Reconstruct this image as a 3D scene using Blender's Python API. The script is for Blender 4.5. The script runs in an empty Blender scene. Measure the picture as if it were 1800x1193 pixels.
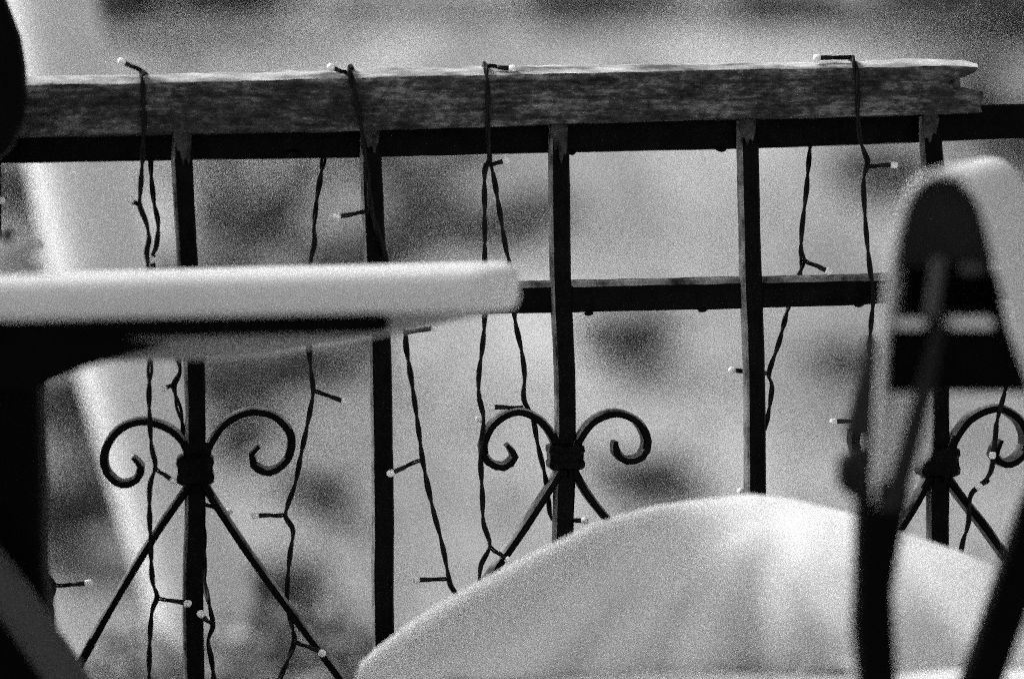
import bpy, bmesh, math, random
from mathutils import Vector, Matrix, noise

R = math.radians
random.seed(11)
S = bpy.context.scene
COL = S.collection

# ------------------------------------------------------------------ camera
CAMZ = 0.76
PITCH, ROLL = -2.36, -1.25
cam_d = bpy.data.cameras.new('camera')
cam = bpy.data.objects.new('camera', cam_d)
COL.objects.link(cam)
cam.matrix_world = (Matrix.Translation((0, 0, CAMZ)) @ Matrix.Rotation(R(90 + PITCH), 4, 'X')
                    @ Matrix.Rotation(R(ROLL), 4, 'Z'))
cam_d.lens = 100
cam_d.sensor_width = 36
cam_d.clip_start = 0.05
cam_d.clip_end = 400
cam_d.dof.use_dof = True
cam_d.dof.focus_distance = 1.80
cam_d.dof.aperture_fstop = 2.5
cam_d.dof.aperture_blades = 0
S.camera = cam

# ------------------------------------------------------------------ world / sun / exposure (black and white film: neutral light)
SUN = Vector((-0.62, 0.10, 0.76)).normalized()
w = bpy.data.worlds.new('World')
S.world = w
w.use_nodes = True
nt = w.node_tree
nt.nodes.clear()
sky = nt.nodes.new('ShaderNodeTexSky')
sky.sky_type = 'NISHITA'
sky.sun_disc = False
sky.sun_elevation = math.asin(SUN.z)
sky.sun_rotation = math.atan2(SUN.x, SUN.y)
sky.dust_density = 3.0
bw = nt.nodes.new('ShaderNodeRGBToBW')
bg = nt.nodes.new('ShaderNodeBackground')
bg.inputs['Strength'].default_value = 0.12
wo = nt.nodes.new('ShaderNodeOutputWorld')
nt.links.new(sky.outputs[0], bw.inputs[0])
nt.links.new(bw.outputs[0], bg.inputs['Color'])
nt.links.new(bg.outputs[0], wo.inputs['Surface'])

sl = bpy.data.lights.new('sun', 'SUN')
sl.energy = 2.3
sl.angle = R(18)
so = bpy.data.objects.new('sun', sl)
COL.objects.link(so)
so.rotation_euler = SUN.to_track_quat('Z', 'Y').to_euler()

vs = S.view_settings
vs.view_transform = 'Standard'
vs.look = 'None'
vs.exposure = 0.62
vs.gamma = 1.0
vs.use_curve_mapping = False
# the photograph is grainy film: leave the path tracer's own grain in
S.cycles.use_denoising = False
S.cycles.use_adaptive_sampling = True
S.cycles.adaptive_threshold = 0.12
S.cycles.adaptive_min_samples = 8
S.cycles.pixel_filter_type = 'BLACKMAN_HARRIS'
S.cycles.filter_width = 1.2

# ------------------------------------------------------------------ measuring helpers: photograph pixel + distance -> point of the place
MW = cam.matrix_world.copy()
CP = MW.translation.copy()
FPX = 100 / 36 * 1800


def ray(px, py):
    d = Vector(((px - 900) / FPX, -(py - 596.5) / FPX, -1.0))
    return (MW.to_3x3() @ d)


def W(px, py, D):
    d = ray(px, py)
    return CP + d * (D / d.y)


FS = 0.10          # the railing is turned a little: its right end is farther away


def U(px, py, off=0.0):
    d = ray(px, py)
    t = (1.8 + off) / (d.y - FS * d.x)
    return CP + d * t


FDIR = Vector((1, FS, 0)).normalized()
FNRM = Vector((FS, -1, 0)).normalized()     # towards the camera
UP = Vector((0, 0, 1))

# ------------------------------------------------------------------ materials


def mat(name, col, rough=0.6, var=0.0, scale=20.0, stretch=(1, 1, 1), bump=0.0, bscale=None, metallic=0.0,
        trans=0.0, spec=0.5, detail=6, contrast=(0.35, 0.65), coat=0.0):
    m = bpy.data.materials.new(name)
    m.use_nodes = True
    t = m.node_tree
    b = t.nodes['Principled BSDF']
    b.inputs['Roughness'].default_value = rough
    b.inputs['Metallic'].default_value = metallic
    b.inputs['Specular IOR Level'].default_value = spec
    b.inputs['Coat Weight'].default_value = coat
    b.inputs['Transmission Weight'].default_value = trans
    b.inputs['Base Color'].default_value = (col, col, col, 1)
    if var or bump:
        tc = t.nodes.new('ShaderNodeTexCoord')
        mp = t.nodes.new('ShaderNodeMapping')
        mp.inputs['Scale'].default_value = stretch
        t.links.new(tc.outputs['Object'], mp.inputs['Vector'])
        nz = t.nodes.new('ShaderNodeTexNoise')
        nz.inputs['Scale'].default_value = scale
        nz.inputs['Detail'].default_value = detail
        nz.inputs['Roughness'].default_value = 0.65
        t.links.new(mp.outputs[0], nz.inputs['Vector'])
        if var:
            cr = t.nodes.new('ShaderNodeValToRGB')
            lo, hi = max(0.0, col * (1 - var)), min(0.95, col * (1 + var))
            cr.color_ramp.elements[0].position = contrast[0]
            cr.color_ramp.elements[1].position = contrast[1]
            cr.color_ramp.elements[0].color = (lo, lo, lo, 1)
            cr.color_ramp.elements[1].color = (hi, hi, hi, 1)
            t.links.new(nz.outputs['Fac'], cr.inputs[0])
            t.links.new(cr.outputs[0], b.inputs['Base Color'])
        if bump:
            n2 = nz
            if bscale:
                n2 = t.nodes.new('ShaderNodeTexNoise')
                n2.inputs['Scale'].default_value = bscale
                n2.inputs['Detail'].default_value = 5
                t.links.new(mp.outputs[0], n2.inputs['Vector'])
            bp = t.nodes.new('ShaderNodeBump')
            bp.inputs['Strength'].default_value = bump
            bp.inputs['Distance'].default_value = 0.004
            t.links.new(n2.outputs['Fac'], bp.inputs['Height'])
            t.links.new(bp.outputs[0], b.inputs['Normal'])
    return m


def wood_material():
    m = bpy.data.materials.new('weathered_wood')
    m.use_nodes = True
    t = m.node_tree
    b = t.nodes['Principled BSDF']
    b.inputs['Roughness'].default_value = 0.85
    b.inputs['Specular IOR Level'].default_value = 0.2
    tc = t.nodes.new('ShaderNodeTexCoord')

    def nz(sc, st, det, rough=0.6):
        mp = t.nodes.new('ShaderNodeMapping')
        mp.inputs['Scale'].default_value = st
        t.links.new(tc.outputs['Object'], mp.inputs['Vector'])
        n = t.nodes.new('ShaderNodeTexNoise')
        n.inputs['Scale'].default_value = sc
        n.inputs['Detail'].default_value = det
        n.inputs['Roughness'].default_value = rough
        t.links.new(mp.outputs[0], n.inputs['Vector'])
        return n
    grain = nz(13, (1, 7, 20), 8, 0.75)
    patch = nz(20, (1, 2.6, 2.6), 6, 0.7)
    fine = nz(330, (0.45, 1, 1), 4, 0.7)

    def math_(op, a, bb):
        n = t.nodes.new('ShaderNodeMath')
        n.operation = op
        for i, v in enumerate((a, bb)):
            if isinstance(v, (int, float)):
                n.inputs[i].default_value = v
            else:
                t.links.new(v, n.inputs[i])
        return n.outputs[0]
    s = math_('ADD', math_('MULTIPLY', grain.outputs['Fac'], 0.34), math_('MULTIPLY', patch.outputs['Fac'], 0.42))
    s = math_('ADD', s, math_('MULTIPLY', fine.outputs['Fac'], 0.34))
    cr = t.nodes.new('ShaderNodeValToRGB')
    e = cr.color_ramp.elements
    e[0].position = 0.47
    e[0].color = (0.008, 0.008, 0.008, 1)
    e[1].position = 0.66
    e[1].color = (0.20, 0.20, 0.20, 1)
    mid = e.new(0.555)
    mid.color = (0.040, 0.040, 0.040, 1)
    t.links.new(s, cr.inputs[0])
    t.links.new(cr.outputs[0], b.inputs['Base Color'])
    bp = t.nodes.new('ShaderNodeBump')
    bp.inputs['Strength'].default_value = 0.6
    bp.inputs['Distance'].default_value = 0.002
    t.links.new(s, bp.inputs['Height'])
    t.links.new(bp.outputs[0], b.inputs['Normal'])
    return m


M = {
    'wood': wood_material(),
    'iron': mat('black_painted_iron', 0.0026, 0.32, 0.6, 90, bump=0.15, bscale=220, spec=0.04),
    'lit_top': mat('lit_top_wood', 0.36, 0.9, 0.75, 70, (0.35, 1, 1), bump=0.4, bscale=160, spec=0.1),  # paler wood: the light on the handrail's top edge, put into the colour
    'edge': mat('lit_edge_paint', 0.15, 0.6, 0.95, 45, (1, 1, 1), spec=0.2, contrast=(0.36, 0.62)),  # pale tone standing in for light caught by upper and sunward iron faces
    'worn': mat('worn_iron_paint', 0.034, 0.8, 0.9, 150, bump=0.5, bscale=300, spec=0.2),
    'wire': mat('dark_cable', 0.004, 0.42, 0.2, 60, spec=0.12),
    'holder': mat('lamp_holder_plastic', 0.005, 0.3, spec=0.2),
    'bulb': mat('clear_lamp_plastic', 0.94, 0.12, trans=0.0, spec=0.6),
    'plastic': mat('white_garden_plastic', 0.64, 0.45, 0.05, 14, bump=0.05, bscale=400, spec=0.4),
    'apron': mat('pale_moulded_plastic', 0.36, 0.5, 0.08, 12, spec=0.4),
    'dark': mat('dark_frame_metal', 0.0016, 0.5, 0.3, 30, spec=0.03),
    'darkgrey': mat('charcoal_plastic', 0.013, 0.55, 0.3, 18, spec=0.08),
    'grey': mat('grey_brace', 0.035, 0.6, 0.2, 30),
    'cloth': mat('white_cotton', 0.68, 0.9, 0.05, 30, bump=0.2, bscale=700, spec=0.1),
    'glass': mat('ashtray_glaze', 0.40, 0.3, 0.2, 40, spec=0.4),
    'bark': mat('white_birch_bark', 0.86, 0.8, 0.08, 6, (1, 1, 3), bump=0.3, contrast=(0.25, 0.5)),
    'twig': mat('brown_twig', 0.06, 0.8),
    'leaf': mat('shrub_leaf', 0.085, 0.6, 0.5, 5),
    'birchleaf': mat('birch_leaf', 0.10, 0.6, 0.3, 5),
    'paleleaf': mat('pale_bush_leaf', 0.30, 0.6, 0.3, 9),
    'grass': mat('dry_grass_blade', 0.29, 0.7, 0.4, 1.6),
    'meadow': mat('dry_meadow_soil', 0.29, 0.95, 0.45, 0.75, (1.0, 0.16, 0.3), detail=3, contrast=(0.36, 0.62)),
    'floor': mat('terrace_concrete', 0.26, 0.9, 0.2, 5, bump=0.3, bscale=60),
    'butt': mat('cigarette_butt', 0.02, 0.8),
}

# ------------------------------------------------------------------ mesh helpers


def obj(name, bm, m, parent=None, smooth=True, label=None, cat=None, group=None, kind=None):
    me = bpy.data.meshes.new(name)
    bmesh.ops.recalc_face_normals(bm, faces=bm.faces)
    bm.to_mesh(me)
    bm.free()
    if smooth:
        for p in me.polygons:
            p.use_smooth = True
    me.materials.append(M[m] if isinstance(m, str) else m)
    o = bpy.data.objects.new(name, me)
    COL.objects.link(o)
    if parent is not None:
        o.parent = parent
        o.matrix_parent_inverse = parent.matrix_basis.inverted()
    tag(o, label, cat, group, kind)
    return o


def tag(o, label=None, cat=None, group=None, kind=None):
    if label:
        o['label'] = label
    if cat:
        o['category'] = cat
    if group:
        o['group'] = group
    if kind:
        o['kind'] = kind


def thing(name, loc, label, cat, group=None):
    o = bpy.data.objects.new(name, None)
    COL.objects.link(o)
    o.empty_display_size = 0.05
    o.location = loc
    tag(o, label, cat, group)
    return o


def autosmooth(o, ang=40):
    me = o.data
    bm = bmesh.new()
    bm.from_mesh(me)
    for e in bm.edges:
        if len(e.link_faces) == 2 and e.calc_face_angle(0) > R(ang):
            e.smooth = False
    bm.to_mesh(me)
    bm.free()


def bevel(o, wdt, seg=2, ang=30):
    b = o.modifiers.new('bevel', 'BEVEL')
    b.width = wdt
    b.segments = seg
    b.limit_method = 'ANGLE'
    b.angle_limit = R(ang)


def catmull(pts, step):
    """dense smooth path through pts (Vectors)"""
    P = [2 * pts[0] - pts[1]] + list(pts) + [2 * pts[-1] - pts[-2]]
    out = []
    for i in range(1, len(P) - 2):
        p0, p1, p2, p3 = P[i - 1], P[i], P[i + 1], P[i + 2]
        n = max(1, int((p2 - p1).length / step))
        for k in range(n):
            t = k / n
            out.append(0.5 * ((2 * p1) + (p2 - p0) * t + (2 * p0 - 5 * p1 + 4 * p2 - p3) * t * t
                              + (3 * p1 - p0 - 3 * p2 + p3) * t ** 3))
    out.append(P[-2].copy())
    return out


def sweep(bm, path, ring, side=None):
    """ring(i, f) -> list of (a, b) offsets; a along `side` axis, b along tangent x side."""
    n = len(path)
    prev = None
    s = side
    for i, p in enumerate(path):
        tg = (path[min(i + 1, n - 1)] - path[max(i - 1, 0)]).normalized()
        if side is None:
            if s is None:
                s = tg.orthogonal().normalized()
            s = (s - tg * s.dot(tg)).normalized()
            a = s
        else:
            a = (side - tg * side.dot(tg)).normalized()
        b = tg.cross(a)
        vs_ = [bm.verts.new(p + a * x + b * y) for x, y in ring(i, i / max(1, n - 1))]
        if prev:
            k = len(vs_)
            for j in range(k):
                bm.faces.new((prev[j], prev[(j + 1) % k], vs_[(j + 1) % k], vs_[j]))
        else:
            bm.faces.new(vs_[::-1])
        prev = vs_
    bm.faces.new(prev)


def circ(r, n=8):
    pts = [(r * math.cos(2 * math.pi * k / n), r * math.sin(2 * math.pi * k / n)) for k in range(n)]
    return pts


def tube(bm, path, r, n=8, r2=None):
    r2 = r if r2 is None else r2
    sweep(bm, path, lambda i, f: circ(r + (r2 - r) * f, n))


def crect(ha, hb, c):
    return [(ha, hb - c), (ha - c, hb), (-ha + c, hb), (-ha, hb - c), (-ha, -hb + c), (-ha + c, -hb), (ha - c, -hb), (ha, -hb + c)]


def box(bm, c, ax, ay, az, hx, hy, hz):
    vs_ = []
    for sx in (-1, 1):
        for sy in (-1, 1):
            for sz in (-1, 1):
                vs_.append(bm.verts.new(c + ax * hx * sx + ay * hy * sy + az * hz * sz))
    for f in ((0, 1, 3, 2), (4, 6, 7, 5), (0, 4, 5, 1), (2, 3, 7, 6), (0, 2, 6, 4), (1, 5, 7, 3)):
        bm.faces.new([vs_[i] for i in f])


X, Y, Z = Vector((1, 0, 0)), Vector((0, 1, 0)), Vector((0, 0, 1))


def slab(pts, off):
    """closed outline of points pushed by vector off into a solid"""
    bm = bmesh.new()
    a = [bm.verts.new(p) for p in pts]
    b = [bm.verts.new(p + off) for p in pts]
    n = len(a)
    bm.faces.new(a)
    bm.faces.new(b[::-1])
    for i in range(n):
        bm.faces.new((a[i], b[i], b[(i + 1) % n], a[(i + 1) % n]))
    return bm


# ================================================================== SETTING
# terrace on which table, chairs and camera stand
bm = bmesh.new()
box(bm, Vector((0, -1.0, -0.65)), X, Y, Z, 5.0, 3.05, 0.65)
o = obj('terrace', bm, 'floor', smooth=False, kind='structure')


def ground_z(x, y):
    base = max(-1.15, 0.15 * y - 1.54)
    if y > 30:
        base = 0.15 * 30 - 1.54 + 0.03 * (y - 30)
    return base + 0.10 * noise.noise(Vector((x * 0.4, y * 0.4, 0))) * min(1, max(0, (y - 2.5) * .3))


bm = bmesh.new()
nx, ny = 110, 150
rows = []
for j in range(ny + 1):
    f = j / ny
    y = -30 + 32.1 * f / 0.15 if f < 0.15 else 2.1 + (f - 0.15) / 0.6 * 30 if f < 0.75 else 32.1 + ((f - 0.75) / 0.25) ** 2 * 110
    row = []
    for i in range(nx + 1):
        g = (i / nx) * 2 - 1
        x = math.copysign(abs(g) ** 2.2, g) * 80
        z = ground_z(x, y)
        row.append(bm.verts.new((x, y, z)))
    rows.append(row)
for j in range(ny):
    for i in range(nx):
        bm.faces.new((rows[j][i], rows[j][i + 1], rows[j + 1][i + 1], rows[j + 1][i]))
obj('ground', bm, 'meadow', kind='structure')

# dry grass on the bank: nobody could count it
bm = bmesh.new()
for k in range(9000):
    y = 5.5 + random.random() ** 1.5 * 24
    x = (random.random() - 0.5) * (0.6 + y * 0.8)
    c = Vector((x, y, ground_z(x, y) - 0.01))
    for q in range(3):
        a = random.random() * 6.283
        h = random.uniform(0.05, 0.14)
        d = Vector((math.cos(a), math.sin(a), 0))
        s = Vector((-d.y, d.x, 0)) * random.uniform(0.005, 0.010)
        lean = d * h * random.uniform(0.2, 0.8)
        c2 = c + Vector((random.uniform(-.04, .04), random.uniform(-.04, .04), 0))
        bm.faces.new([bm.verts.new(v) for v in (c2 - s, c2 + s, c2 + lean + Z * h)])
obj('grass', bm, 'grass', smooth=False, label='dry meadow grass covering the bank behind the railing', cat='grass', kind='stuff')

# ------------------------------------------------------------------ plants on the bank (all far out of focus)


def leaf(bm, p, size):
    n = Vector((random.gauss(0, 1), random.gauss(0, 1), random.gauss(0.6, 1))).normalized()
    a = n.orthogonal().normalized()
    a = Matrix.Rotation(random.random() * 6.28, 3, n) @ a
    b = n.cross(a)
    L, Wd = size, size * 0.48
    bm.faces.new([bm.verts.new(v) for v in (p - a * L, p - b * Wd + n * size * .1, p + a * L, p + b * Wd + n * size * .1)])


def shrub(base, rx, rz, nleaf, ls, label, name='shrub', group='low shrubs on the bank'):
    t = thing(name, base, label, 'shrub', group)
    bm = bmesh.new()
    nb = 7
    lobes = []
    for k in range(nb):
        a = 6.283 * k / nb + random.random()
        tip = base + Vector((math.cos(a) * rx * 0.7, math.sin(a) * rx * 0.7, rz * random.uniform(0.9, 1.7)))
        tube(bm, catmull([base - Z * 0.03, base.lerp(tip, 0.5) + Z * rz * 0.2, tip], rz * 0.3), 0.008 * (rz / 0.3 + 0.3), 5, 0.003)
        lobes.append(tip)
    obj('stem', bm, 'twig', t)
    bm = bmesh.new()
    for k in range(nleaf):
        c = random.choice(lobes)
        v = Vector((random.gauss(0, 1), random.gauss(0, 1), random.gauss(0, 1)))
        v = v.normalized() * random.random() ** 0.4
        p = c + Vector((v.x * rx * 0.55, v.y * rx * 0.55, v.z * rz * 0.65))
        p.z = max(p.z, base.z + 0.01)
        leaf(bm, p, ls * random.uniform(0.7, 1.3))
    obj('foliage', bm, 'leaf', t, smooth=False, kind='stuff')
    return t


def bank_point(px, py):
    d = ray(px, py)
    D = 3.0
    while D < 60:
        p = CP + d * (D / d.y)
        if p.z <= ground_z(p.x, p.y):
            return p
        D += 0.02
    return p


SH = [  # photograph pixel of the clump's centre and its half width and height there
    (300, 20, 210, 110), (20, 370, 90, 100), (130, 740, 110, 85), (110, 930, 120, 90), (560, 880, 60, 40),
    (800, 400, 110, 50), (950, 400, 60, 45), (1110, 620, 85, 55), (1130, 845, 90, 40), (1560, 320, 80, 60),
    (1780, 270, 110, 110), (1740, 30, 190, 70), (1050, 10, 130, 30), (590, 640, 90, 50), (430, 400, 90, 60),
    (1490, 640, 70, 30), (1400, 20, 120, 30), (700, 15, 110, 25), (420, 800, 45, 50),
    (480, 330, 190, 110, 480), (760, 330, 120, 70, 300), (330, 560, 120, 80, 420), (460, 700, 110, 70, 300), (620, 480, 120, 60, 300),
    (1200, 25, 160, 40, 480), (1560, 60, 150, 60, 480), (900, 20, 140, 35, 400), (540, 25, 130, 40, 300), (470, 1050, 90, 50, 250),
]
for (cx, cy, rx, ry, nl) in [h if len(h) > 4 else h + (900,) for h in SH]:
    b = bank_point(cx, cy + ry * 0.8)
    s = b.y / FPX
    wx, wz = rx * s, max(0.05, ry * s)
    shrub(b, wx, wz, nl, max(0.02, wx * 0.13) if nl > 500 else 0.05,
          'dark leafy low shrub on the dry grassy bank behind the railing')

# leaning white birch
D = 2.9
tp = [W(x, y, D) for x, y in ((10, -420), (72, -60), (112, 170), (146, 330), (184, 500), (240, 690), (290, 860), (338, 1010), (400, 1190), (520, 1500))]
foot = W(760, 2400, D)
foot.z = ground_z(foot.x, foot.y) - 0.06
tp = [foot] + tp[::-1]
top = tp[-1]
dirn = (tp[-1] - tp[-3]).normalized()
tp += [top + dirn * 0.8 + Z * 0.15, top + dirn * 1.6 + Z * 0.6, top + dirn * 2.4 + Z * 1.2]
tree = thing('birch_tree', foot + Z * 0.06, 'leaning white barked birch tree behind the railing', 'tree')
bm = bmesh.new()
path = catmull(tp, 0.04)
sweep(bm, path, lambda i, f: [(x * (1 + .06 * noise.noise(Vector((x * 30, y * 30, i * .3)))), y) for x, y in
                              circ((0.062 - 0.034 * f) * (1 + 0.5 * max(0, 0.06 - f) / 0.06 * 0.6), 14)])
obj('trunk', bm, 'bark', tree)
tips = []
for k in range(9):
    bm = bmesh.new()
    i = int(len(path) * (0.72 + 0.03 * k))
    p = path[min(i, len(path) - 1)]
    a = k * 2.4
    tip = p + Vector((math.cos(a) * 0.8, math.sin(a) * 0.8, 0.6))
    tube(bm, catmull([p, p.lerp(tip, 0.5) + Z * 0.12, tip], 0.12), 0.012, 6, 0.004)
    tips += [p.lerp(tip, 0.6), tip]
    obj('branch', bm, 'bark', tree)
bm = bmesh.new()
for k in range(500):
    c = random.choice(tips)
    leaf(bm, c + Vector((random.gauss(0, .2), random.gauss(0, .2), random.gauss(0, .2))), random.uniform(0.015, 0.028))
obj('crown', bm, 'birchleaf', tree, smooth=False, kind='stuff')

# leafy bush round the foot of the birch
bx = W(330, 1290, 2.9)
gb = Vector((bx.x, bx.y, ground_z(bx.x, bx.y)))
bu = thing('leafy_bush', gb, 'pale leafy bush around the foot of the leaning birch', 'bush')
bm = bmesh.new()
for k in range(8):
    a = k * .785
    tip = bx + Vector((math.cos(a) * .16, math.sin(a) * .13, random.uniform(-.1, .05)))
    tube(bm, catmull([gb - Z * .03, gb.lerp(tip, .5) + Vector((math.cos(a) * .06, math.sin(a) * .06, 0)), tip], .08), .007, 5, .003)
obj('stem', bm, 'twig', bu)
bm = bmesh.new()
for k in range(3600):
    v = Vector((random.gauss(0, 1), random.gauss(0, 1), random.gauss(0, 1))).normalized() * random.random() ** .45
    leaf(bm, bx + Vector((v.x * .24 + .05, v.y * .2, v.z * (.13 if v.z > 0 else .9))), random.uniform(.012, .022))
obj('foliage', bm, 'paleleaf', bu, smooth=False, kind='stuff')

# dark hedge far up the bank, closes the place above the meadow
for k in range(9):
    x = -10 + k * 2.5 + random.uniform(-.4, .4)
    y = 31 + random.uniform(-1, 1)
    shrub(Vector((x, y, ground_z(x, y))), 1.5, 1.1, 900, 0.11, 'tall dark bush in the row at the top of the bank',
          'bush', 'bushes at the top of the bank')

# ================================================================== RAILING
rail = thing('railing', Vector((0, 1.8, 0)), 'black wrought iron balcony railing with scrolls under a weathered wooden handrail', 'railing')


def fpt(x, z, off=0.0):
    """point on the railing plane from its own coordinates"""
    return Vector((x, 1.8 + FS * x + off, z))


def zat(px, py, off=0.0):
    return U(px, py, off)


# wooden handrail: cross-section swept along the rail, with a splintered end
tops = [(-900, 146), (0, 131), (250, 127), (600, 119), (850, 113), (1200, 108), (1500, 103), (1640, 99), (1724, 101)]
bots = [(-900, 255), (0, 240), (250, 236), (600, 229), (850, 222), (1200, 211), (1500, 203), (1640, 199), (1724, 196)]
bm = bmesh.new()


def lerp_list(L, x):
    for (x0, y0), (x1, y1) in zip(L, L[1:]):
        if x <= x1:
            return y0 + (y1 - y0) * (x - x0) / (x1 - x0)
    return L[-1][1]


prev = None
NSEG = 330
FRONT, BACK = -0.026, 0.020
for i in range(NSEG + 1):
    px = -900 + (1732 + 900) * i / NSEG
    zt = U(px, lerp_list(tops, px), FRONT)
    zb = U(px, lerp_list(bots, px), FRONT)
    h = (zt - zb).length
    # profile: (depth offset from the front face, height fraction)
    prof = [(0.0, 0.0), (0.0, .12), (0.0, .25), (0.0, .36), (0.0, .43), (0.0, .5), (0.0, .56), (0.0, .62), (0.0, .68), (0.0, .74), (0.0006, .83), (0.0042, .89), (0.011, .955), (0.02, .99),
            (0.034, .99), (0.044, .93), (0.046, .8), (0.046, .65), (0.046, .5), (0.046, .3), (0.046, .1), (0.044, 0.0), (0.02, -0.01)]
    vs_ = []
    for (d, f) in prof:
        p = zb.lerp(zt, f) - FNRM * d
        q = p * 1.0
        n1 = noise.noise(Vector((q.x * 6, d * 60, f * 2)))
        n2 = noise.noise(Vector((q.x * 40, d * 90 + 5, f * 14)))
        n3 = noise.noise(Vector((q.x * 120, d * 200, f * 30)))
        p = p + FNRM * (0.0010 * n2 + 0.0005 * n3 + 0.0006 * n1) + Z * (0.0009 * n1 + 0.0005 * n2 + 0.0005 * n3)
        # splintered right end: pull vertices back where the wood has broken away
        end = lerp_list([(-1, 1729), (.38, 1727), (.45, 1700), (.50, 1682), (.57, 1664), (.63, 1688), (.70, 1706), (.76, 1716), (.82, 1724), (.885, 1719), (.955, 1702), (1.1, 1676)], f)
        end += 7 * noise.noise(Vector((f * 23, d * 80, 3.3)))
        if px > end:
            lim = U(end, 150, FRONT)
            p.x += (lim.x - zt.x)
            p.y += (lim.y - zt.y)
            p += FNRM * 0.0
        # the face has split away towards the broken end
        if px > 1640 and 0.4 < f < 0.66 and d < 0.02:
            p -= FNRM * 0.007 * min(1, (px - 1640) / 60) ** 1.5
        vs_.append(bm.verts.new(p))
    n = len(vs_)
    if prev:
        for j in range(n):
            bm.faces.new((prev[j], prev[(j + 1) % n], vs_[(j + 1) % n], vs_[j]))
    else:
        bm.faces.new(vs_[::-1])
    prev = vs_
bm.faces.new(prev)
bm.verts.index_update()
for f_ in bm.faces:
    if len(f_.verts) == 4 and all(10 <= v.index % 23 <= 15 for v in f_.verts):
        f_.material_index = 1  # rounded top gets the paler wood, painted as if lit
o = obj('handrail', bm, 'wood', rail, label='weathered grey wooden handrail with a splintered end')
o.data.materials.append(M['lit_top'])
autosmooth(o, 55)

# flat iron bar under the handrail


def pale_lit_faces(bm, test):  # gives chosen faces the pale iron tone that imitates light on them
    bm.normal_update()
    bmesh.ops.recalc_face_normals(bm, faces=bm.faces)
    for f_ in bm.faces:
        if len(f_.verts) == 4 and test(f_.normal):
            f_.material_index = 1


def straight_bar(name, pts, offc, hd, m='iron', ch=0.0015, lumpy=0.0004):
    """pts: [(px, ytop, ybottom)] along the rail"""
    bm = bmesh.new()
    prev = None
    dense = []
    for (a, b) in zip(pts, pts[1:]):
        k = 24
        for i in range(k):
            t = i / k
            dense.append(tuple(a[j] + (b[j] - a[j]) * t for j in range(3)))
    dense.append(pts[-1])
    for (px, yt, yb) in dense:
        a, b = U(px, yt, offc), U(px, yb, offc)
        h = (a.z - b.z) / 2
        c = (a + b) / 2
        ring = crect(hd, h, ch) if not callable(ch) else ch(hd, h)
        vs_ = []
        for (d, zz) in ring:
            p = c + FNRM * d + Z * zz
            p += Z * lumpy * noise.noise(p * 60) + FNRM * lumpy * noise.noise(p * 60 + Vector((9, 0, 0)))
            vs_.append(bm.verts.new(p))
        n = len(vs_)
        if prev:
            for j in range(n):
                bm.faces.new((prev[j], prev[(j + 1) % n], vs_[(j + 1) % n], vs_[j]))
        else:
            bm.faces.new(vs_[::-1])
        prev = vs_
    bm.faces.new(prev)
    if callable(ch):
        bm.verts.index_update()
        for f_ in bm.faces:
            if len(f_.verts) == 4 and all(v.index % 9 in (1, 2, 3) for v in f_.verts):
                f_.material_index = 1  # top front edge painted paler to look lit from above
    o = obj(name, bm, m, rail)
    o.data.materials.append(M['edge'])
    autosmooth(o, 30)
    return o


straight_bar('top_bar', [(-900, 243, 303), (0, 225, 287), (300, 221, 282), (640, 216, 277), (1000, 208, 268), (1300, 200, 262), (1500, 193, 255), (1800, 183, 243), (2700, 160, 220)], 0.003, 0.009)


def midprof(hd, h):
    c = 0.0042
    return [(hd, -h + .001), (hd, h - c), (hd - c * .35, h - c * .35), (hd - c, h), (-hd + .001, h), (-hd, h - .001), (-hd, -h + .001), (-hd + .001, -h), (hd - .001, -h)]


straight_bar('mid_rail', [(-900, 530, 585), (0, 513, 566), (920, 494, 550), (1300, 486, 542), (1530, 481, 534), (1720, 475, 527), (2700, 455, 505)], -0.004, 0.0085, ch=midprof)

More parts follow.
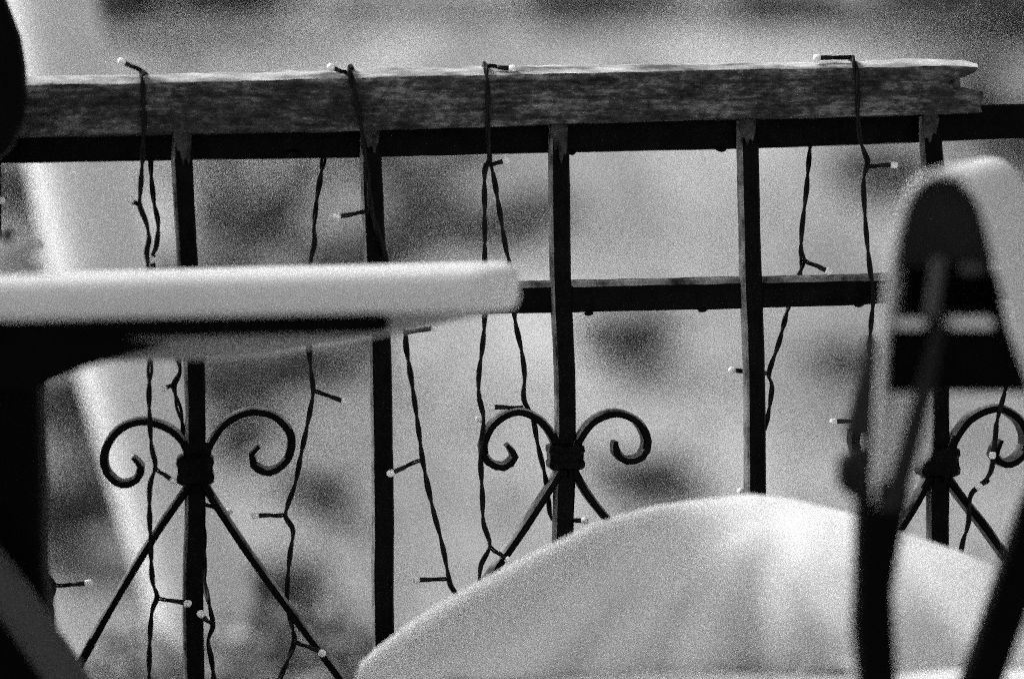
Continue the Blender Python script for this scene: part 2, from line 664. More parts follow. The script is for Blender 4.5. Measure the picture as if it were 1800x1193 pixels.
# balusters
BAL = [
    [(320, 229), (320, 285), (330, 465), (342, 650), (343, 900), (341, 1190)],
    [(650, 224), (652, 285), (660, 465), (668, 600), (673, 900), (675, 1180)],
    [(981, 218), (982, 265), (985, 490), (992, 650), (993, 800), (989, 950), (988, 1190)],
    [(1312, 210), (1314, 262), (1319, 480), (1325, 650), (1327, 865), (1329, 1190)],
    [(1634, 204), (1635, 240), (1640, 300), (1648, 690), (1648, 950), (1648, 1190)],
]
for k in range(1, 4):
    BAL.append([(320 - 336 * k, 229 + 7 * k), (322 - 336 * k, 600), (330 - 336 * k, 1190)])
for k in range(1, 4):
    BAL.append([(1634 + 322 * k, 204 - 6 * k), (1645 + 322 * k, 600), (1655 + 322 * k, 1190)])
FLOORZ = 0.08
for bi, pl in enumerate(BAL):
    pts = [U(x, y, -0.013) for x, y in pl]
    last = pts[-1]
    pts.append(Vector((last.x + 0.001, last.y, FLOORZ)))
    path = catmull(pts, 0.012)
    bm = bmesh.new()
    yaw = R(7 + 3 * math.sin(bi * 2.1))
    side = Matrix.Rotation(yaw, 3, 'Z') @ FDIR

    def ring(i, f, path=path, bi=bi):
        p = path[i]
        j = 0.0003 * noise.noise(p * 70 + Vector((bi, 0, 0)))
        taper = 0.88 if i < 1 else 1
        return [(a * taper, b) for a, b in crect(0.0061 + j, 0.0055, 0.0012)]
    sweep(bm, path, ring, side)
    pale_lit_faces(bm, lambda n: n.x < -0.5)  # left faces coloured paler to imitate light from the sun's side
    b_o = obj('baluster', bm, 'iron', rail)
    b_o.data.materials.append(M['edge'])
    autosmooth(b_o, 28)
    # bare, worn weld tongue at the head of the bar
    h0 = pl[0]
    c = U(h0[0] + 2, h0[1] + 6, -0.0215)
    bm = bmesh.new()
    outl = []
    rr = random.Random(bi)
    low, sl_, ph_ = rr.uniform(.009, .017), rr.uniform(-.6, .6), rr.uniform(0, 6)
    for q in range(7):                       # rounded top
        a = math.pi * q / 6
        outl.append(c + FDIR * 0.0052 * math.cos(a) + Z * (0.001 + 0.0042 * math.sin(a)))
    for q in range(15):                      # uneven lower edge
        t_ = -1 + 2 * q / 14
        env = (1 - abs(t_) ** 2.5) ** .7 if abs(t_) < 1 else 0
        outl.append(c + FDIR * 0.0053 * t_ - Z * (.001 + low * env * (1 + sl_ * t_ + .22 * math.sin(9 * t_ + ph_))))
    bm = slab([p + FNRM * 0.0008 for p in outl], -FNRM * 0.0035)
    w_o = obj('weld_patch', bm, 'worn', b_o, smooth=False)

# weld beads along the mid rail and top bar
for (x, y, off, k_) in ((998, 507, -.0135, 1.0), (1035, 551, -.012, .8), (1235, 544, -.012, .9), (1330, 500, -.0135, .7), (1510, 535, -.012, 1.0), (1268, 262, -.006, 1.0), (1005, 269, -.006, .7), (515, 268, -.0062, 1.1), (1668, 490, -.0135, .8)):
    bm = bmesh.new()
    bmesh.ops.create_icosphere(bm, subdivisions=2, radius=0.0024 * k_)
    c = U(x, y, off)
    for v in bm.verts:
        q = v.co * (1 + .35 * noise.noise(v.co * 500 + Vector((x, 0, 0))))
        v.co = c + Vector((q.x * 1.5, q.y, q.z * .8))
    obj('weld_bead', bm, 'iron', rail)

# bottom rail and posts down to the terrace
a, b = fpt(-0.62, FLOORZ), fpt(0.66, FLOORZ)
bm = bmesh.new()
sweep(bm, [a + (b - a) * k / 20 for k in range(21)], lambda i, f: crect(0.009, 0.009, 0.001), FNRM)
obj('bottom_rail', bm, 'iron', rail, smooth=False)
for x in (-0.605, 0.64):
    bm = bmesh.new()
    sweep(bm, [fpt(x, z, 0.006) for z in (-0.002, 0.3, 0.6, 0.82)], lambda i, f: crect(0.016, 0.016, 0.002), FNRM)
    obj('post', bm, 'iron', rail, smooth=False)


def strap(name, pxs, off, th=0.0026, dp=0.0085, taper_end=True, step=0.0035, kind='px'):
    pts = [U(x, y, off) for x, y in pxs]
    path = catmull(pts, step)
    bm = bmesh.new()
    n = len(path)

    def ring(i, f):
        t = th
        if taper_end and f > 0.93:
            t = th * (1.0 - 0.45 * (f - 0.93) / 0.07)
        t *= 1 + 0.10 * noise.noise(path[i] * 90)
        return crect(dp, t, min(0.0011, t * .45))
    sweep(bm, path, ring, FNRM)
    pale_lit_faces(bm, lambda n: n.z > 0.35)  # upward faces coloured paler, as though skylight fell on them
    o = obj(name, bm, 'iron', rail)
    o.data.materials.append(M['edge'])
    autosmooth(o, 28)
    return o


OFFS = -0.012
SCROLLS = [
    [(338, 845), (334, 810), (322, 775), (292, 749), (247, 739), (207, 756), (184, 795), (189, 829), (214, 849), (240, 841), (248, 818), (234, 802)],
    [(358, 845), (362, 800), (376, 768), (402, 738), (442, 722), (484, 731), (511, 764), (505, 805), (474, 828), (446, 815), (442, 796), (455, 782)],
    [(990, 838), (984, 800), (968, 762), (945, 735), (908, 722), (868, 742), (848, 783), (858, 810), (884, 819), (903, 801), (890, 780)],
    [(1002, 838), (1008, 795), (1022, 762), (1046, 736), (1083, 725), (1119, 740), (1136, 774), (1126, 801), (1100, 808), (1082, 794), (1080, 774)],
    [(1642, 848), (1636, 800), (1622, 760), (1600, 732), (1562, 714), (1522, 730), (1500, 765), (1508, 800), (1535, 812), (1556, 797), (1548, 776)],
    [(1660, 848), (1666, 795), (1682, 758), (1708, 730), (1750, 716), (1787, 735), (1802, 770), (1790, 802), (1764, 814), (1745, 798), (1756, 772)],
]
for s in SCROLLS:
    strap('scroll', s, OFFS)
# straight strap legs running down from each collar to the plain bars between them
LEGS = [
    [(352, 800), (344, 835), (318, 872), (262, 955), (190, 1075), (128, 1190), (60, 1310), (5, 1400)],
    [(346, 800), (360, 850), (388, 897), (440, 975), (520, 1085), (602, 1195), (668, 1290)],
    [(1000, 800), (984, 826), (950, 880), (905, 948), (864, 1006), (780, 1130), (690, 1268)],
    [(990, 800), (1006, 824), (1032, 868), (1074, 921), (1160, 1030), (1315, 1230)],
    [(1650, 800), (1632, 835), (1605, 885), (1560, 955), (1460, 1110), (1345, 1262)],
    [(1640, 800), (1664, 840), (1690, 876), (1725, 920), (1765, 975), (1870, 1110), (1960, 1230)],
]
for s in LEGS:
    strap('strut', s, OFFS, taper_end=False, step=0.008)
# collars binding the scrolls to the bar
for (x0, x1, y0, y1) in ((311, 376, 803, 845), (962, 1025, 783, 820), (1612, 1682, 788, 832)):
    c = (U(x0, y0, -0.013) + U(x1, y1, -0.013)) / 2
    hw = (x1 - x0) * 0.00036 / 2
    hh = (y1 - y0) * 0.00036 / 2
    bm = bmesh.new()
    prof = [(-hh * 1.2, .82), (-hh, .97), (-hh * .55, 1.0), (-hh * .3, .93), (hh * .3, .93), (hh * .55, 1.0), (hh, .97), (hh * 1.2, .82)]
    sweep(bm, [c + Z * z for z, s_ in prof], lambda i, f: crect(0.0135 * prof[i][1], hw * prof[i][1], 0.0025), FNRM)
    o = obj('collar', bm, 'iron', rail)
    autosmooth(o, 35)

# ================================================================== FAIRY LIGHTS
GRP = 'fairy light strands hung on the railing'


def strand(label, pl, lamps, base_off=-0.020, seed=0, tail=True, name='fairy_light_strand', twist=0.030):
    """pl: [(px, py[, off])]; lamps: [(node, tip[, off, dtip])]"""
    rr = random.Random(seed)
    pts = []
    for p in pl:
        off = p[2] if len(p) > 2 else base_off
        pts.append(U(p[0], p[1], off))
    if tail:
        last = pts[-1]
        for k in range(1, 5):
            pts.append(last + Vector((rr.uniform(-.012, .012), rr.uniform(-.004, .004), -0.055 * k)))
    path = catmull(pts, 0.0016)
    t = thing(name, path[0], label, 'string lights', GRP)
    # frames
    s = FNRM.copy()
    A, B = [], []
    ph = rr.random() * 6
    acc = 0
    for i, p in enumerate(path):
        tg = (path[min(i + 1, len(path) - 1)] - path[max(i - 1, 0)]).normalized()
        s = (s - tg * s.dot(tg)).normalized()
        b = tg.cross(s)
        if i:
            acc += (p - path[i - 1]).length
        # twist rate wanders, sometimes the pair opens up
        w_ = noise.noise(Vector((acc * 9, seed * 3.1, 0)))
        ang = ph + acc / twist * 6.283 * 0.8 + 2.5 * w_
        rad = 0.00075 * (1 + 0.9 * max(0, noise.noise(Vector((acc * 26, seed, 5)))))
        o_ = s * math.cos(ang) * rad + b * math.sin(ang) * rad
        A.append(p + o_)
        B.append(p - o_)
    for Q in (A, B):
        bm = bmesh.new()
        tube(bm, Q, 0.00102, 7)
        obj('wire', bm, 'wire', t)
    for L in lamps:
        (nx_, ny_), (tx, ty) = L[0], L[1]
        off = L[2] if len(L) > 2 else base_off
        dt = L[3] if len(L) > 3 else -0.003
        a, b = U(nx_, ny_, off), U(tx, ty, off + dt)
        d = (b - a)
        ln = d.length
        d.normalize()
        sag = Vector((rr.uniform(-1, 1), 0, rr.uniform(-1, 1))) * 0.0008
        hp = b - d * min(0.0125, ln * 0.62)
        bm = bmesh.new()
        for q in (-1, 1):
            sd = d.cross(FNRM).normalized() * 0.0007 * q
            tube(bm, catmull([a + sd, a.lerp(hp, .5) + sag + sd, hp + sd * .6 + d * 0.002], 0.002), 0.00072, 6)
        lamp = obj('lamp', bm, 'wire', t)
        bm = bmesh.new()
        q = [(0, .0009), (.0008, .0014), (.5, .00155), (.96, .00155), (1.0, .0013)]
        e = b - d * 0.0038
        pth = [hp.lerp(e, f if f > .01 else f * 50) for f, r_ in q]
        sweep(bm, pth, lambda i, f: circ(q[i][1], 10))
        obj('holder', bm, 'holder', lamp)
        bm = bmesh.new()
        q2 = [(-.0008, .0011), (0, .0017), (.0012, .00185), (.0028, .0018), (.0036, .0013), (.0040, .0005)]
        pth = [e + d * f for f, r_ in q2]
        sweep(bm, pth, lambda i, f: circ(q2[i][1] * 1.22, 12))
        obj('bulb', bm, 'bulb', lamp)
    return t


F = -0.0275    # just in front of the wood
T = -0.012     # on top of the wood, a little behind its edge
strand('fairy light strand looped over the handrail beside the white birch',
       [(258, 134, 0.0), (250, 126, -.016), (249, 133, -.0255), (251, 150, F), (253, 210, F), (251, 260, -0.026), (250, 290, -.022), (247, 335), (246, 362), (257, 392), (262, 420), (258, 442), (260, 470), (262, 550), (264, 635),
        (262, 700), (266, 780), (273, 818), (264, 852), (263, 900), (265, 960), (268, 1020), (276, 1048), (267, 1075), (263, 1130), (262, 1193), (263, 1240)],
       [((248, 124), (208, 106), -0.020, -0.006), ((246, 362), (223, 348)), ((273, 822), (310, 849)), ((276, 1050), (336, 1061))], seed=1)
strand('fairy light strand hanging down behind the baluster beside the white birch',
       [(268, 262, 0.02), (265, 290, .010), (270, 350, 0), (278, 392), (275, 432), (268, 462), (290, 550), (313, 632), (316, 655), (306, 676), (310, 700), (320, 742), (328, 800, .004), (345, 860, .008), (358, 930, .008),
        (360, 1020, .004), (368, 1062), (374, 1098), (366, 1125), (372, 1160), (376, 1196), (376, 1240)],
       [((271, 448), (263, 462)), ((306, 676), (281, 685)), ((352, 885), (409, 900), .006), ((376, 1104), (349, 1074), -.026)], base_off=-0.012, seed=2)
strand('fairy light strand draped over the handrail and down along the second baluster beside the table',
       [(622, 126, 0.0), (615, 118, -.016), (615, 126, -.0255), (621, 150, F), (632, 205, F), (640, 262, -.026), (648, 330, -.024), (653, 370, -.024), (664, 405, -.024), (675, 440, -.022), (682, 470), (700, 530), (712, 583), (714, 610), (722, 660), (733, 735),
        (741, 795), (746, 825), (760, 890), (777, 955), (787, 1005), (792, 1028), (806, 1055), (815, 1120), (820, 1190)],
       [((617, 133), (576, 116), -.021, -.006), ((652, 372), (586, 382), -.026), ((713, 585), (770, 575)), ((741, 808), (681, 834), -.026), ((788, 1017), (725, 1019))], seed=3)
strand('fairy light strand hanging from behind the handrail between the first two scrolls',
       [(572, 255, .02), (568, 285, .008), (557, 350, 0), (552, 400), (553, 428), (545, 465), (541, 540), (543, 612), (546, 645), (550, 685), (545, 722), (529, 800), (519, 850), (502, 903), (515, 932), (509, 980), (505, 1050), (513, 1100),
        (517, 1125), (508, 1155), (491, 1195), (480, 1240)],
       [((550, 685), (612, 708)), ((503, 904), (442, 906)), ((517, 1125), (572, 1150), -.024)], base_off=-0.012, seed=4)
strand('fairy light strand looped over the handrail between second and third baluster',
       [(850, 120, 0.0), (852, 112, -.016), (854, 120, -.0255), (857, 150, F), (857, 210, F), (859, 255, -.025), (860, 284), (852, 300), (852, 380), (852, 465), (852, 555), (848, 610), (842, 655), (842, 695), (850, 738), (845, 800), (848, 870), (850, 918), (861, 958),
        (846, 992), (843, 1028), (848, 1090), (850, 1190)],
       [((853, 117), (907, 121), -.020), ((862, 290), (896, 280)), ((850, 738), (836, 736), -.01, .0), ((861, 960), (899, 988), -.026)], seed=5)
strand('fairy light strand running from the looped one down to the middle scroll',
       [(858, 284), (866, 302), (878, 370), (889, 435), (897, 472), (905, 560), (917, 618), (922, 660), (921, 702), (936, 732), (945, 780), (955, 822), (963, 865, -.005), (967, 905, .002), (976, 920, .006), (982, 990, .006), (990, 1060, .0), (995, 1150, -.01)],
       [((919, 716), (857, 715), -.016), ((985, 913), (1034, 915), .0)], base_off=-0.016, seed=6)
strand('fairy light strand dropping behind the mid rail to the plain fourth baluster',
       [(1430, 235, .02), (1424, 260, .010), (1418, 330), (1410, 400), (1408, 440), (1411, 458), (1403, 490, .010), (1386, 540, .008), (1370, 600), (1352, 655), (1357, 680), (1350, 730), (1342, 760), (1330, 820, .004), (1318, 880, .004), (1318, 960, .0), (1320, 1100, .0)],
       [((1411, 455), (1462, 480), -.008), ((1351, 656), (1281, 650), .006), ((1322, 880), (1298, 860), .004)], base_off=-0.008, seed=7)
strand('fairy light strand hooked over the handrail close to its splintered end',
       [(1492, 110, 0.0), (1497, 102, -.016), (1502, 110, -.0255), (1507, 150, F), (1508, 210, F), (1514, 252, -.025), (1524, 280), (1524, 292), (1518, 320), (1522, 400), (1529, 470, -.024), (1535, 520, -.024), (1530, 585), (1528, 660), (1530, 735), (1540, 800), (1550, 868),
        (1552, 940), (1556, 1040), (1560, 1190)],
       [((1500, 101), (1430, 102), -.018), ((1524, 292), (1578, 290)), ((1532, 738), (1459, 741), -.012)], seed=8)
strand('fairy light strand threaded through the scroll beside the folding chair',
       [(1778, 640), (1766, 690), (1753, 740), (1748, 790), (1741, 830), (1722, 853), (1706, 872), (1702, 920), (1690, 965), (1684, 1050), (1690, 1150)],
       [((1738, 842), (1716, 858)), ((1752, 742), (1744, 806), -.02)], base_off=-0.022, seed=9)
strand('fairy light strand hanging low beside the dark table leg',
       [(20, 900), (60, 970), (82, 1008), (94, 1028), (90, 1062), (95, 1110), (110, 1160), (119, 1196), (122, 1240)],
       [((95, 1028), (162, 1024)), ((40, 940), (20, 960))], base_off=-0.016, seed=10)
strand('fairy light strand hanging next to the dark chair back',
       [(-60, 250, .02), (-52, 290, .004), (-44, 352), (-40, 420), (-45, 520), (-40, 640), (-46, 800)],
       [((-44, 352), (8, 352))], base_off=-0.014, seed=11)

# ================================================================== TABLE
TZ = W(450, 475, 1.50).z           # top of table
table = thing('garden_table', Vector((-0.42, 1.57, 0)), 'white plastic garden table with thick rounded edge on a dark leg', 'table')
NEAR, FAR, XR = 1.50, 1.64, 0.0045
rim_h = 0.0225


def table_outline(inset, n=14):
    """rounded rectangle in plan; bows out gently on the camera side"""
    x0, x1, y0, y1 = -1.0 + inset, XR - inset, NEAR + inset, FAR - inset
    r = 0.028 - min(inset, 0.02)
    out = []
    for (cx, cy, a0) in ((x1 - r, y1 - r, 0), (x0 + r, y1 - r, 90), (x0 + r, y0 + r, 180), (x1 - r, y0 + r, 270)):
        for k in range(n + 1):
            a = R(a0 + 90 * k / n)
            out.append((cx + r * math.cos(a), cy + r * math.sin(a)))
    return out


def lathe_outline(layers, fn):
    bm = bmesh.new()
    prev = None
    first = None
    for (inset, z) in layers:
        vs_ = [bm.verts.new((x, y, z)) for x, y in fn(inset)]
        n = len(vs_)
        if prev:
            for j in range(n):
                bm.faces.new((prev[j], prev[(j + 1) % n], vs_[(j + 1) % n], vs_[j]))
        else:
            bm.faces.new(vs_[::-1])
        prev = vs_
    bm.faces.new(prev)
    return bm


b0 = TZ - rim_h - 0.002
bm = lathe_outline([(0.03, b0 + .004), (0.010, b0 + .0005), (0.005, b0), (0.0015, b0 + .002), (0.0, b0 + .006), (0.0, TZ - .007), (0.0014, TZ - .0035), (0.004, TZ - .0012), (0.009, TZ), (0.03, TZ)], table_outline)
o = obj('table_top', bm, 'plastic', table)
autosmooth(o, 50)
# moulded apron: shallow bow whose underside climbs to the right
an = [(-500, 640), (0, 637), (180, 635), (300, 634), (400, 632), (480, 624), (540, 613), (620, 601), (700, 586), (770, 569), (835, 555), (890, 545)]
bm = bmesh.new()
prevf = None
for k in range(60):
    f = k / 59
    px = -500 + 1390 * f
    # leaves the edge of the top at the right end and runs back under it
    dep = NEAR + 0.012 + 0.060 * max(0, min(1, (900 - px) / 700)) ** 0.8
    zb = W(px, lerp_list(an, px), dep)
    x = zb.x
    zt = b0 + 0.0025
    zz = min(zb.z, b0 - .0005)
    ring = [bm.verts.new((x, dep, zt)), bm.verts.new((x, dep, zz + .003)), bm.verts.new((x, dep + .003, zz)), bm.verts.new((x, dep + .011, zz)), bm.verts.new((x, dep + .014, zz + .003)), bm.verts.new((x, dep + .014, zt))]
    if prevf:
        for j in range(6):
            bm.faces.new((prevf[j], prevf[(j + 1) % 6], ring[(j + 1) % 6], ring[j]))
    else:
        bm.faces.new(ring[::-1])
    prevf = ring
bm.faces.new(prevf)
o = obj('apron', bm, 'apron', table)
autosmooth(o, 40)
# dark tube of the folding frame under the edge
p0, p1 = W(-520, 575, NEAR + .010), W(668, 570, NEAR + .010)
bm = bmesh.new()
zc = b0 - 0.0052
p0.z = p1.z = zc
seg = [p0 + (p1 - p0) * k / 12 for k in range(13)] + [p1 + X * .0035, p1 + X * .005]
sweep(bm, seg, lambda i, f: crect(0.006, (0.0050 if i < 13 else 0.0036 if i == 13 else .002), 0.0018), Y)
obj('frame_tube', bm, 'dark', table)
# dark panel above the leg, and the gusset that runs up to the tube
g = [(-520, 592), (180, 592), (300, 604), (182, 637), (150, 646), (66, 682), (-520, 700)]
obj('gusset', slab([W(x, y, NEAR + .004) for x, y in g], Y * 0.006), 'dark', table, smooth=False)
# leg (flat dark panel foot) to the floor
for dx in (0.0, -0.62):
    bm = bmesh.new()
    a = W(66, 660, 1.57)
    w_ = 0.060
    pts = [(a.x - w_, a.z + .02), (a.x, a.z + .02), (W(70, 800, 1.57).x, W(70, 800, 1.57).z), (W(74, 1000, 1.57).x, W(74, 1000, 1.57).z), (W(90, 1150, 1.57).x, W(90, 1150, 1.57).z),
           (W(110, 1300, 1.57).x, W(110, 1300, 1.57).z), (W(110, 1300, 1.57).x, 0.0), (a.x - w_, 0.0)]
    o = obj('leg', slab([Vector((x + dx, 1.57, z)) for x, z in pts], Y * 0.035), 'dark', table, smooth=False)
    bevel(o, 0.006, 3)
# slanting grey brace by the foot of the leg
bm = bmesh.new()
br = [W(-160, 860, 1.53), W(-30, 985, 1.53), W(90, 1150, 1.53), W(180, 1290, 1.53)]
sweep(bm, catmull(br, 0.01), lambda i, f: crect(0.008, 0.0105, 0.003), Y)
obj('brace', bm, 'grey', table)

# glass ashtray with a stub in it
ac = Vector((W(-12, 470, 1.56).x, 1.56, TZ + 0.0005))
ash = thing('ashtray', ac, 'small pale ashtray on the white garden table', 'ashtray')
bm = bmesh.new()
prof = [(0, 0.000), (.0245, .0), (.0255, .0012), (.0250, .0045), (.0205, .0060), (.0205, .0105), (.0262, .0130), (.0268, .0160), (.0255, .0180), (.0235, .0175), (.0205, .013), (.0185, .009), (.0, .008)]
n = 40
prev = None
for (r, z) in prof:
    if r == 0:
        vs_ = [bm.verts.new(ac + Z * z)]
    else:
        vs_ = []
        for k in range(n):
            a = 2 * math.pi * k / n
            notch = 0.004 * max(0, math.cos(4 * a)) ** 12 if z > .017 else 0
            vs_.append(bm.verts.new(ac + Vector((r * math.cos(a), r * math.sin(a), z - notch))))
    if prev:
        if len(prev) == 1:
            for k in range(n):
                bm.faces.new((prev[0], vs_[(k + 1) % n], vs_[k]))
        elif len(vs_) == 1:
            for k in range(n):
                bm.faces.new((prev[k], prev[(k + 1) % n], vs_[0]))
        else:
            for k in range(n):
                bm.faces.new((prev[k], prev[(k + 1) % n], vs_[(k + 1) % n], vs_[k]))
    prev = vs_
obj('bowl', bm, 'glass', ash)
stub = thing('cigarette_stub', ac, 'dark burnt cigarette stub resting on the ashtray rim', 'cigarette')
bm = bmesh.new()
e0 = ac + Vector((0.006, -.006, .0125))
e1 = ac + Vector((0.0125, -.0225, .0215))
tube(bm, [e0, e0.lerp(e1, .5), e1], 0.0036, 10)
obj('paper', bm, 'butt', stub)
bm = bmesh.new()
d = (e1 - e0).normalized()
tube(bm, [e1, e1 + d * .002, e1 + d * .005], 0.0035, 10, .0022)
obj('ash_tip', bm, 'butt', stub)

# ================================================================== DARK CHAIR behind the table (only the end of its back shows)
ch = thing('dark_chair', Vector((-0.47, 1.5, 0)), 'black chair with rounded back slat tucked behind the garden table', 'chair')
ol = [(-1250, -60), (-40, -60), (0, -20), (16, 20), (32, 62), (41, 115), (42, 165), (37, 210), (20, 255), (-12, 285), (-60, 300), (-1250, 310)]
D = 1.66
o = obj('back_slat', slab([W(x, y, D) for x, y in ol], Y * 0.016), 'dark', ch, smooth=False)
bevel(o, 0.005, 3)
xL, xR = W(-1180, 100, D).x, W(-110, 100, D).x
for x in (xL, xR):
    bm = bmesh.new()
    tube(bm, catmull([Vector((x, 1.70, 0.0)), Vector((x, 1.69, .44)), Vector((x, 1.683, .80))], .06), .009, 10)
    obj('leg', bm, 'dark', ch)
    bm = bmesh.new()
    tube(bm, catmull([Vector((x, 1.32, 0.0)), Vector((x, 1.335, .30)), Vector((x, 1.345, .435))], .06), .009, 10)
    obj('leg', bm, 'dark', ch)
bm = bmesh.new()
box(bm, Vector(((xL + xR) / 2, 1.50, .446)), X, Y, Z, (xR - xL) / 2 + .009, .19, .011)
o = obj('seat', bm, 'dark', ch, smooth=False)
bevel(o, .008, 3)

# ================================================================== FOLDING CHAIR at the right
DC = 1.40
fc = thing('folding_chair', Vector((0.25, 1.52, 0)), 'folding garden chair with pale arched plastic arm and dark notched frame', 'chair')
outer = [(1530, 900), (1536, 780), (1540, 680), (1549, 560), (1558, 470), (1568, 410), (1584, 352), (1612, 314), (1650, 298), (1692, 304), (1726, 345), (1746, 410), (1762, 475), (1786, 555), (1814, 640), (1850, 730)]
th = 12


def offset_poly(pl, d):
    out = []
    for i, (x, y) in enumerate(pl):
        a = Vector(pl[max(0, i - 1)])
        b = Vector(pl[min(len(pl) - 1, i + 1)])
        t = (b - a).normalized()
        out.append((x - t.y * d, y + t.x * d))
    return out


def dens(pl, k=5):
    v = catmull([Vector((x, y, 0)) for x, y in pl], 12)
    return [(p.x, p.y) for p in v]


od = dens(outer)
idn = offset_poly(od, th)
bm = bmesh.new()
drift = Vector((0.062, 0.23, 0.010))
layers = []
for (f, ins) in ((0.0, 3), (0.012, 0), (0.3, 0), (0.65, 0), (0.93, 0), (1.0, 4)):
    A = []
    oo = offset_poly(od, ins)
    ii = offset_poly(od, th - ins)
    ring = [W(x, y, DC) + drift * f for x, y in oo] + [W(x, y, DC) + drift * f for x, y in ii[::-1]]
    layers.append([bm.verts.new(p) for p in ring])
for a, b in zip(layers, layers[1:]):
    n = len(a)
    for j in range(n):
        bm.faces.new((a[j], a[(j + 1) % n], b[(j + 1) % n], b[j]))
for L in (layers[0], layers[-1]):
    n = len(L)
    for j in range(n // 2 - 1):
        bm.faces.new((L[j], L[j + 1], L[n - 2 - j], L[n - 1 - j]))
o = obj('arm', bm, 'plastic', fc, label='pale arched hollow plastic arm')
autosmooth(o, 60)


def plate(name, pxs, D, dp, m, parent=fc, bv=0.002):
    o = obj(name, slab([W(x, y, D) for x, y in pxs], Y * dp), m, parent, smooth=False)
    if bv:
        bevel(o, bv, 2)
    return o


plate('inner_panel', [(1562, 472), (1574, 408), (1592, 354), (1618, 324), (1652, 312), (1690, 318), (1720, 356), (1738, 414), (1750, 472), (1690, 464)], DC + .010, .006, 'darkgrey')
plate('back_panel', [(1560, 690), (1572, 470), (1600, 380), (1660, 350), (1725, 400), (1760, 520), (1800, 690)], DC + .045, .004, 'dark')
plate('lower_panel', [(1556, 580), (1776, 580), (1790, 620), (1818, 692), (1550, 690)], DC + .012, .006, 'dark')
plate('rib', [(1572, 560), (1630, 560), (1630, 578), (1570, 578)], DC + .004, .036, 'plastic')
plate('rib', [(1668, 558), (1746, 558), (1750, 578), (1666, 578)], DC + .004, .036, 'plastic')
plate('catch', [(1688, 462), (1728, 462), (1732, 482), (1688, 482)], DC + .004, .008, 'grey')
plate('stay', [(1640, 455), (1664, 455), (1648, 560), (1626, 560)], DC - .004, .006, 'grey')
plate('stay', [(1648, 560), (1664, 560), (1640, 700), (1606, 840), (1590, 900), (1545, 900), (1570, 830), (1606, 700)], DC - .002, .008, 'darkgrey')
plate('ratchet', [(1528, 590), (1545, 600), (1548, 880), (1505, 880), (1480, 862), (1474, 845), (1477, 806), (1500, 792), (1524, 782), (1526, 772), (1486, 768), (1492, 735), (1503, 690), (1516, 640)], DC + .02, .012, 'darkgrey')
# legs: upright one, crossed one, and the pair on the far side
DLg = DC + .03


def leg_poly(left, right):
    return left + right[::-1]


lg = plate('leg', leg_poly([(1512, 850), (1508, 900), (1505, 1050), (1502, 1100), (1512, 1200), (1515, 3680)], [(1606, 850), (1602, 880), (1582, 980), (1573, 1040), (1580, 1200), (1590, 3680)]), DC, .022, 'dark', bv=.004)
for v in lg.data.vertices:
    v.co.z = max(v.co.z, -fc.location.z + 0.0)
lg2 = plate('leg', [(1880, 690), (1945, 690), (1770, 1193), (1660, 1500), (950, 3560), (880, 3560), (1590, 1500), (1696, 1193), (1742, 1060), (1800, 890)], DC + .045, .020, 'dark', bv=.004)
for o_ in (lg, lg2):
    me = o_.data
    for v in me.vertices:
        if v.co.z + 0 < 0.03:
            v.co.z = 0.0
for x in (0.02, 0.46):
    bm = bmesh.new()
    box(bm, Vector((x, 1.69, .225)), X, Y, Z, .014, .012, .225)
    bevel(obj('leg', bm, 'dark', fc, smooth=False), .004)
# seat: frame rails and slats
for y in (1.485, 1.70):
    bm = bmesh.new()
    box(bm, Vector((.20, y, .437)), X, Y, Z, .30, .011, .012)
    bevel(obj('seat_rail', bm, 'dark', fc, smooth=False), .003)
for k in range(8):
    bm = bmesh.new()
    box(bm, Vector((-.065 + k * .076, 1.592, .4545)), X, Y, Z, .028, .12, .0055)
    bevel(obj('slat', bm, 'plastic', fc, smooth=False), .003)

# seat cushion and the pillow lying on it


def g2(x, y, cx, cy, sx, sy, ang=0):
    ca, sa = math.cos(ang), math.sin(ang)
    dx, dy = x - cx, y - cy
    u, v = dx * ca + dy * sa, -dx * sa + dy * ca
    return math.exp(-(u / sx) ** 2 - (v / sy) ** 2)


def pad(name, x0, x1, y0, y1, z0, htop, label, cat, wr):
    """soft pad: htop(u, v) is the height of the top above z0"""
    bm = bmesh.new()
    nx, ny = 120, 70
    T_, B_ = [], []
    for j in range(ny + 1):
        v = -1 + 2 * j / ny
        rt, rb = [], []
        for i in range(nx + 1):
            u = -1 + 2 * i / nx
            # pull the outline in at the corners
            k = 1 - 0.10 * (abs(u) ** 6) * (abs(v) ** 6)
            x = (x0 + x1) / 2 + (x1 - x0) / 2 * u * k
            y = (y0 + y1) / 2 + (y1 - y0) / 2 * v * k
            h, hb, dy = htop(u, v, x, y)
            y += dy
            rt.append(bm.verts.new((x, y, z0 + h)))
            if i in (0, nx) or j in (0, ny):
                rb.append(rt[-1])
            else:
                rb.append(bm.verts.new((x, y, z0 + hb)))
        T_.append(rt)
        B_.append(rb)
    for j in range(ny):
        for i in range(nx):
            bm.faces.new((T_[j][i], T_[j][i + 1], T_[j + 1][i + 1], T_[j + 1][i]))
            f = (B_[j][i], B_[j + 1][i], B_[j + 1][i + 1], B_[j][i + 1])
            if len(set(f)) == 4:
                try:
                    bm.faces.new(f)
                except ValueError:
                    pass
    o = obj(name, bm, 'cloth', None, label=label, cat=cat)
    return o


ZS = 0.4605
pad_top = W(1150, 1160, 1.505).z


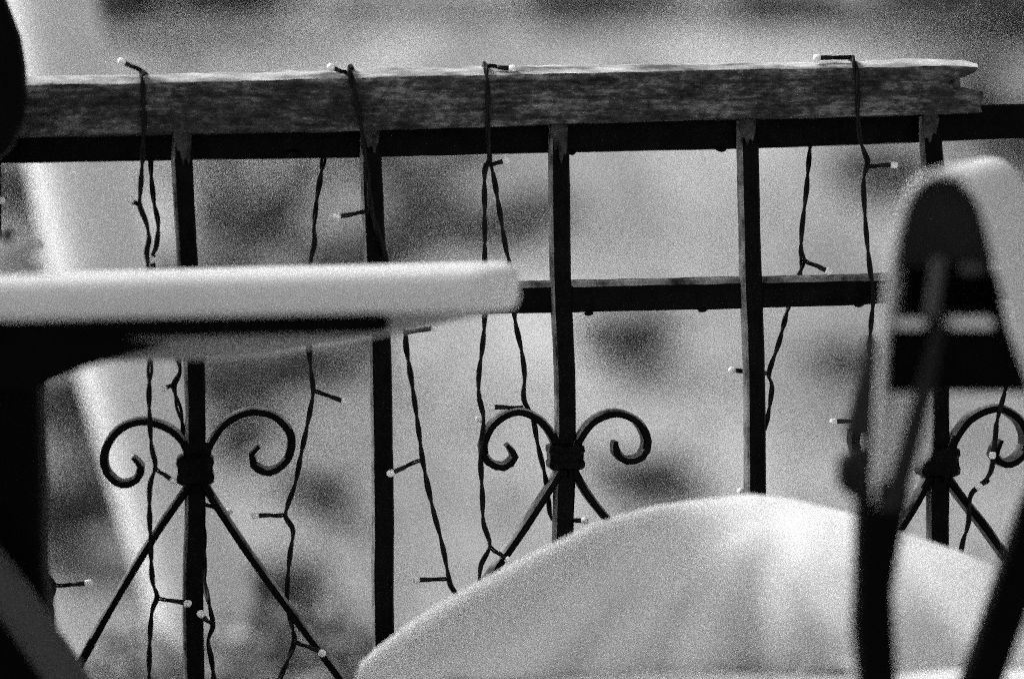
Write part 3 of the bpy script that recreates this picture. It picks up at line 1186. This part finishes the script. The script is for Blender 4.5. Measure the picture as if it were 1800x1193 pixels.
def seat_h(u, v, x, y):
    e = (max(0, 1 - abs(u) ** 5) ** .5) * (max(0, 1 - abs(v) ** 4) ** .5)
    H = pad_top - ZS
    t = H * (.45 + .55 * e) + .004 * noise.noise(Vector((x * 14, y * 14, 1))) * e
    t = max(t * .3, t - 0.045 * (v + 1) / 2)
    return t, min(t * .5, H * .3 * (1 - e)), 0.004 * noise.noise(Vector((x * 18, 4, 1)))


pad('seat_cushion', -0.085, 0.50, 1.472, 1.715, ZS, seat_h, 'flat white seat cushion on the slats of the folding chair', 'cushion', 0)

SIL = [(628, 1178), (655, 1152), (700, 1118), (760, 1078), (850, 1030), (950, 980), (1050, 930), (1150, 898), (1230, 884), (1320, 874), (1400, 882), (1500, 904), (1600, 938), (1700, 974), (1750, 998), (1850, 1060), (1950, 1140), (2000, 1200)]
YR = 1.62
SX = [(W(x, y, YR).x, W(x, y, YR).z) for x, y in SIL]
pz0 = pad_top - .006


def pil_h(u, v, x, y):
    zs = lerp_list(SX, max(SX[0][0], min(SX[-1][0] - 1e-6, x)))
    base = -0.045 * max(0.0, min(1.0, (y - 1.472) / 0.243)) - .006
    H = max(0.003, zs - pz0 - base)
    vv = (y - YR) / (0.100 if y < YR else 0.085)
    e = max(0.0, 1 - abs(vv) ** 2.8) ** .52
    t = H * e
    am = min(1, H / .04) * e
    t += .006 * am * noise.noise(Vector((x * 8, y * 12, 2.0)))
    # folds in the cloth
    t -= .012 * am * g2(x, y, .085, 1.555, .060, .014, .55)
    t -= .008 * am * g2(x, y, .140, 1.550, .014, .030, -.25)
    t -= .008 * am * g2(x, y, .00, 1.565, .06, .014, .40)
    fr = (1 if y < YR else .2) * min(1, H / .04) * (1 - e * .55)
    dy = 0.009 * noise.noise(Vector((x * 16 + t * 14, t * 20, 7.0))) * fr
    # slanting creases where the cloth is pulled together on the front
    for (cx, sl_, w_, am_) in ((.045, .9, .012, .011), (.085, .55, .010, .009), (.128, .10, .011, .013), (.165, -.35, .010, .007), (-.01, 1.1, .012, .007), (.235, -.5, .014, .008)):
        q = (x - cx - sl_ * (t - .03)) / w_
        dy += am_ * fr * math.exp(-q * q) * min(1.0, max(0.0, (1.02 - e) * 2.2))
    return base + t, base * e, dy


pad('throw_pillow', SX[0][0], SX[-1][0], YR - .100, YR + .085, pz0, pil_h, 'plump white rumpled pillow lying on the seat cushion before the railing', 'pillow', 0)
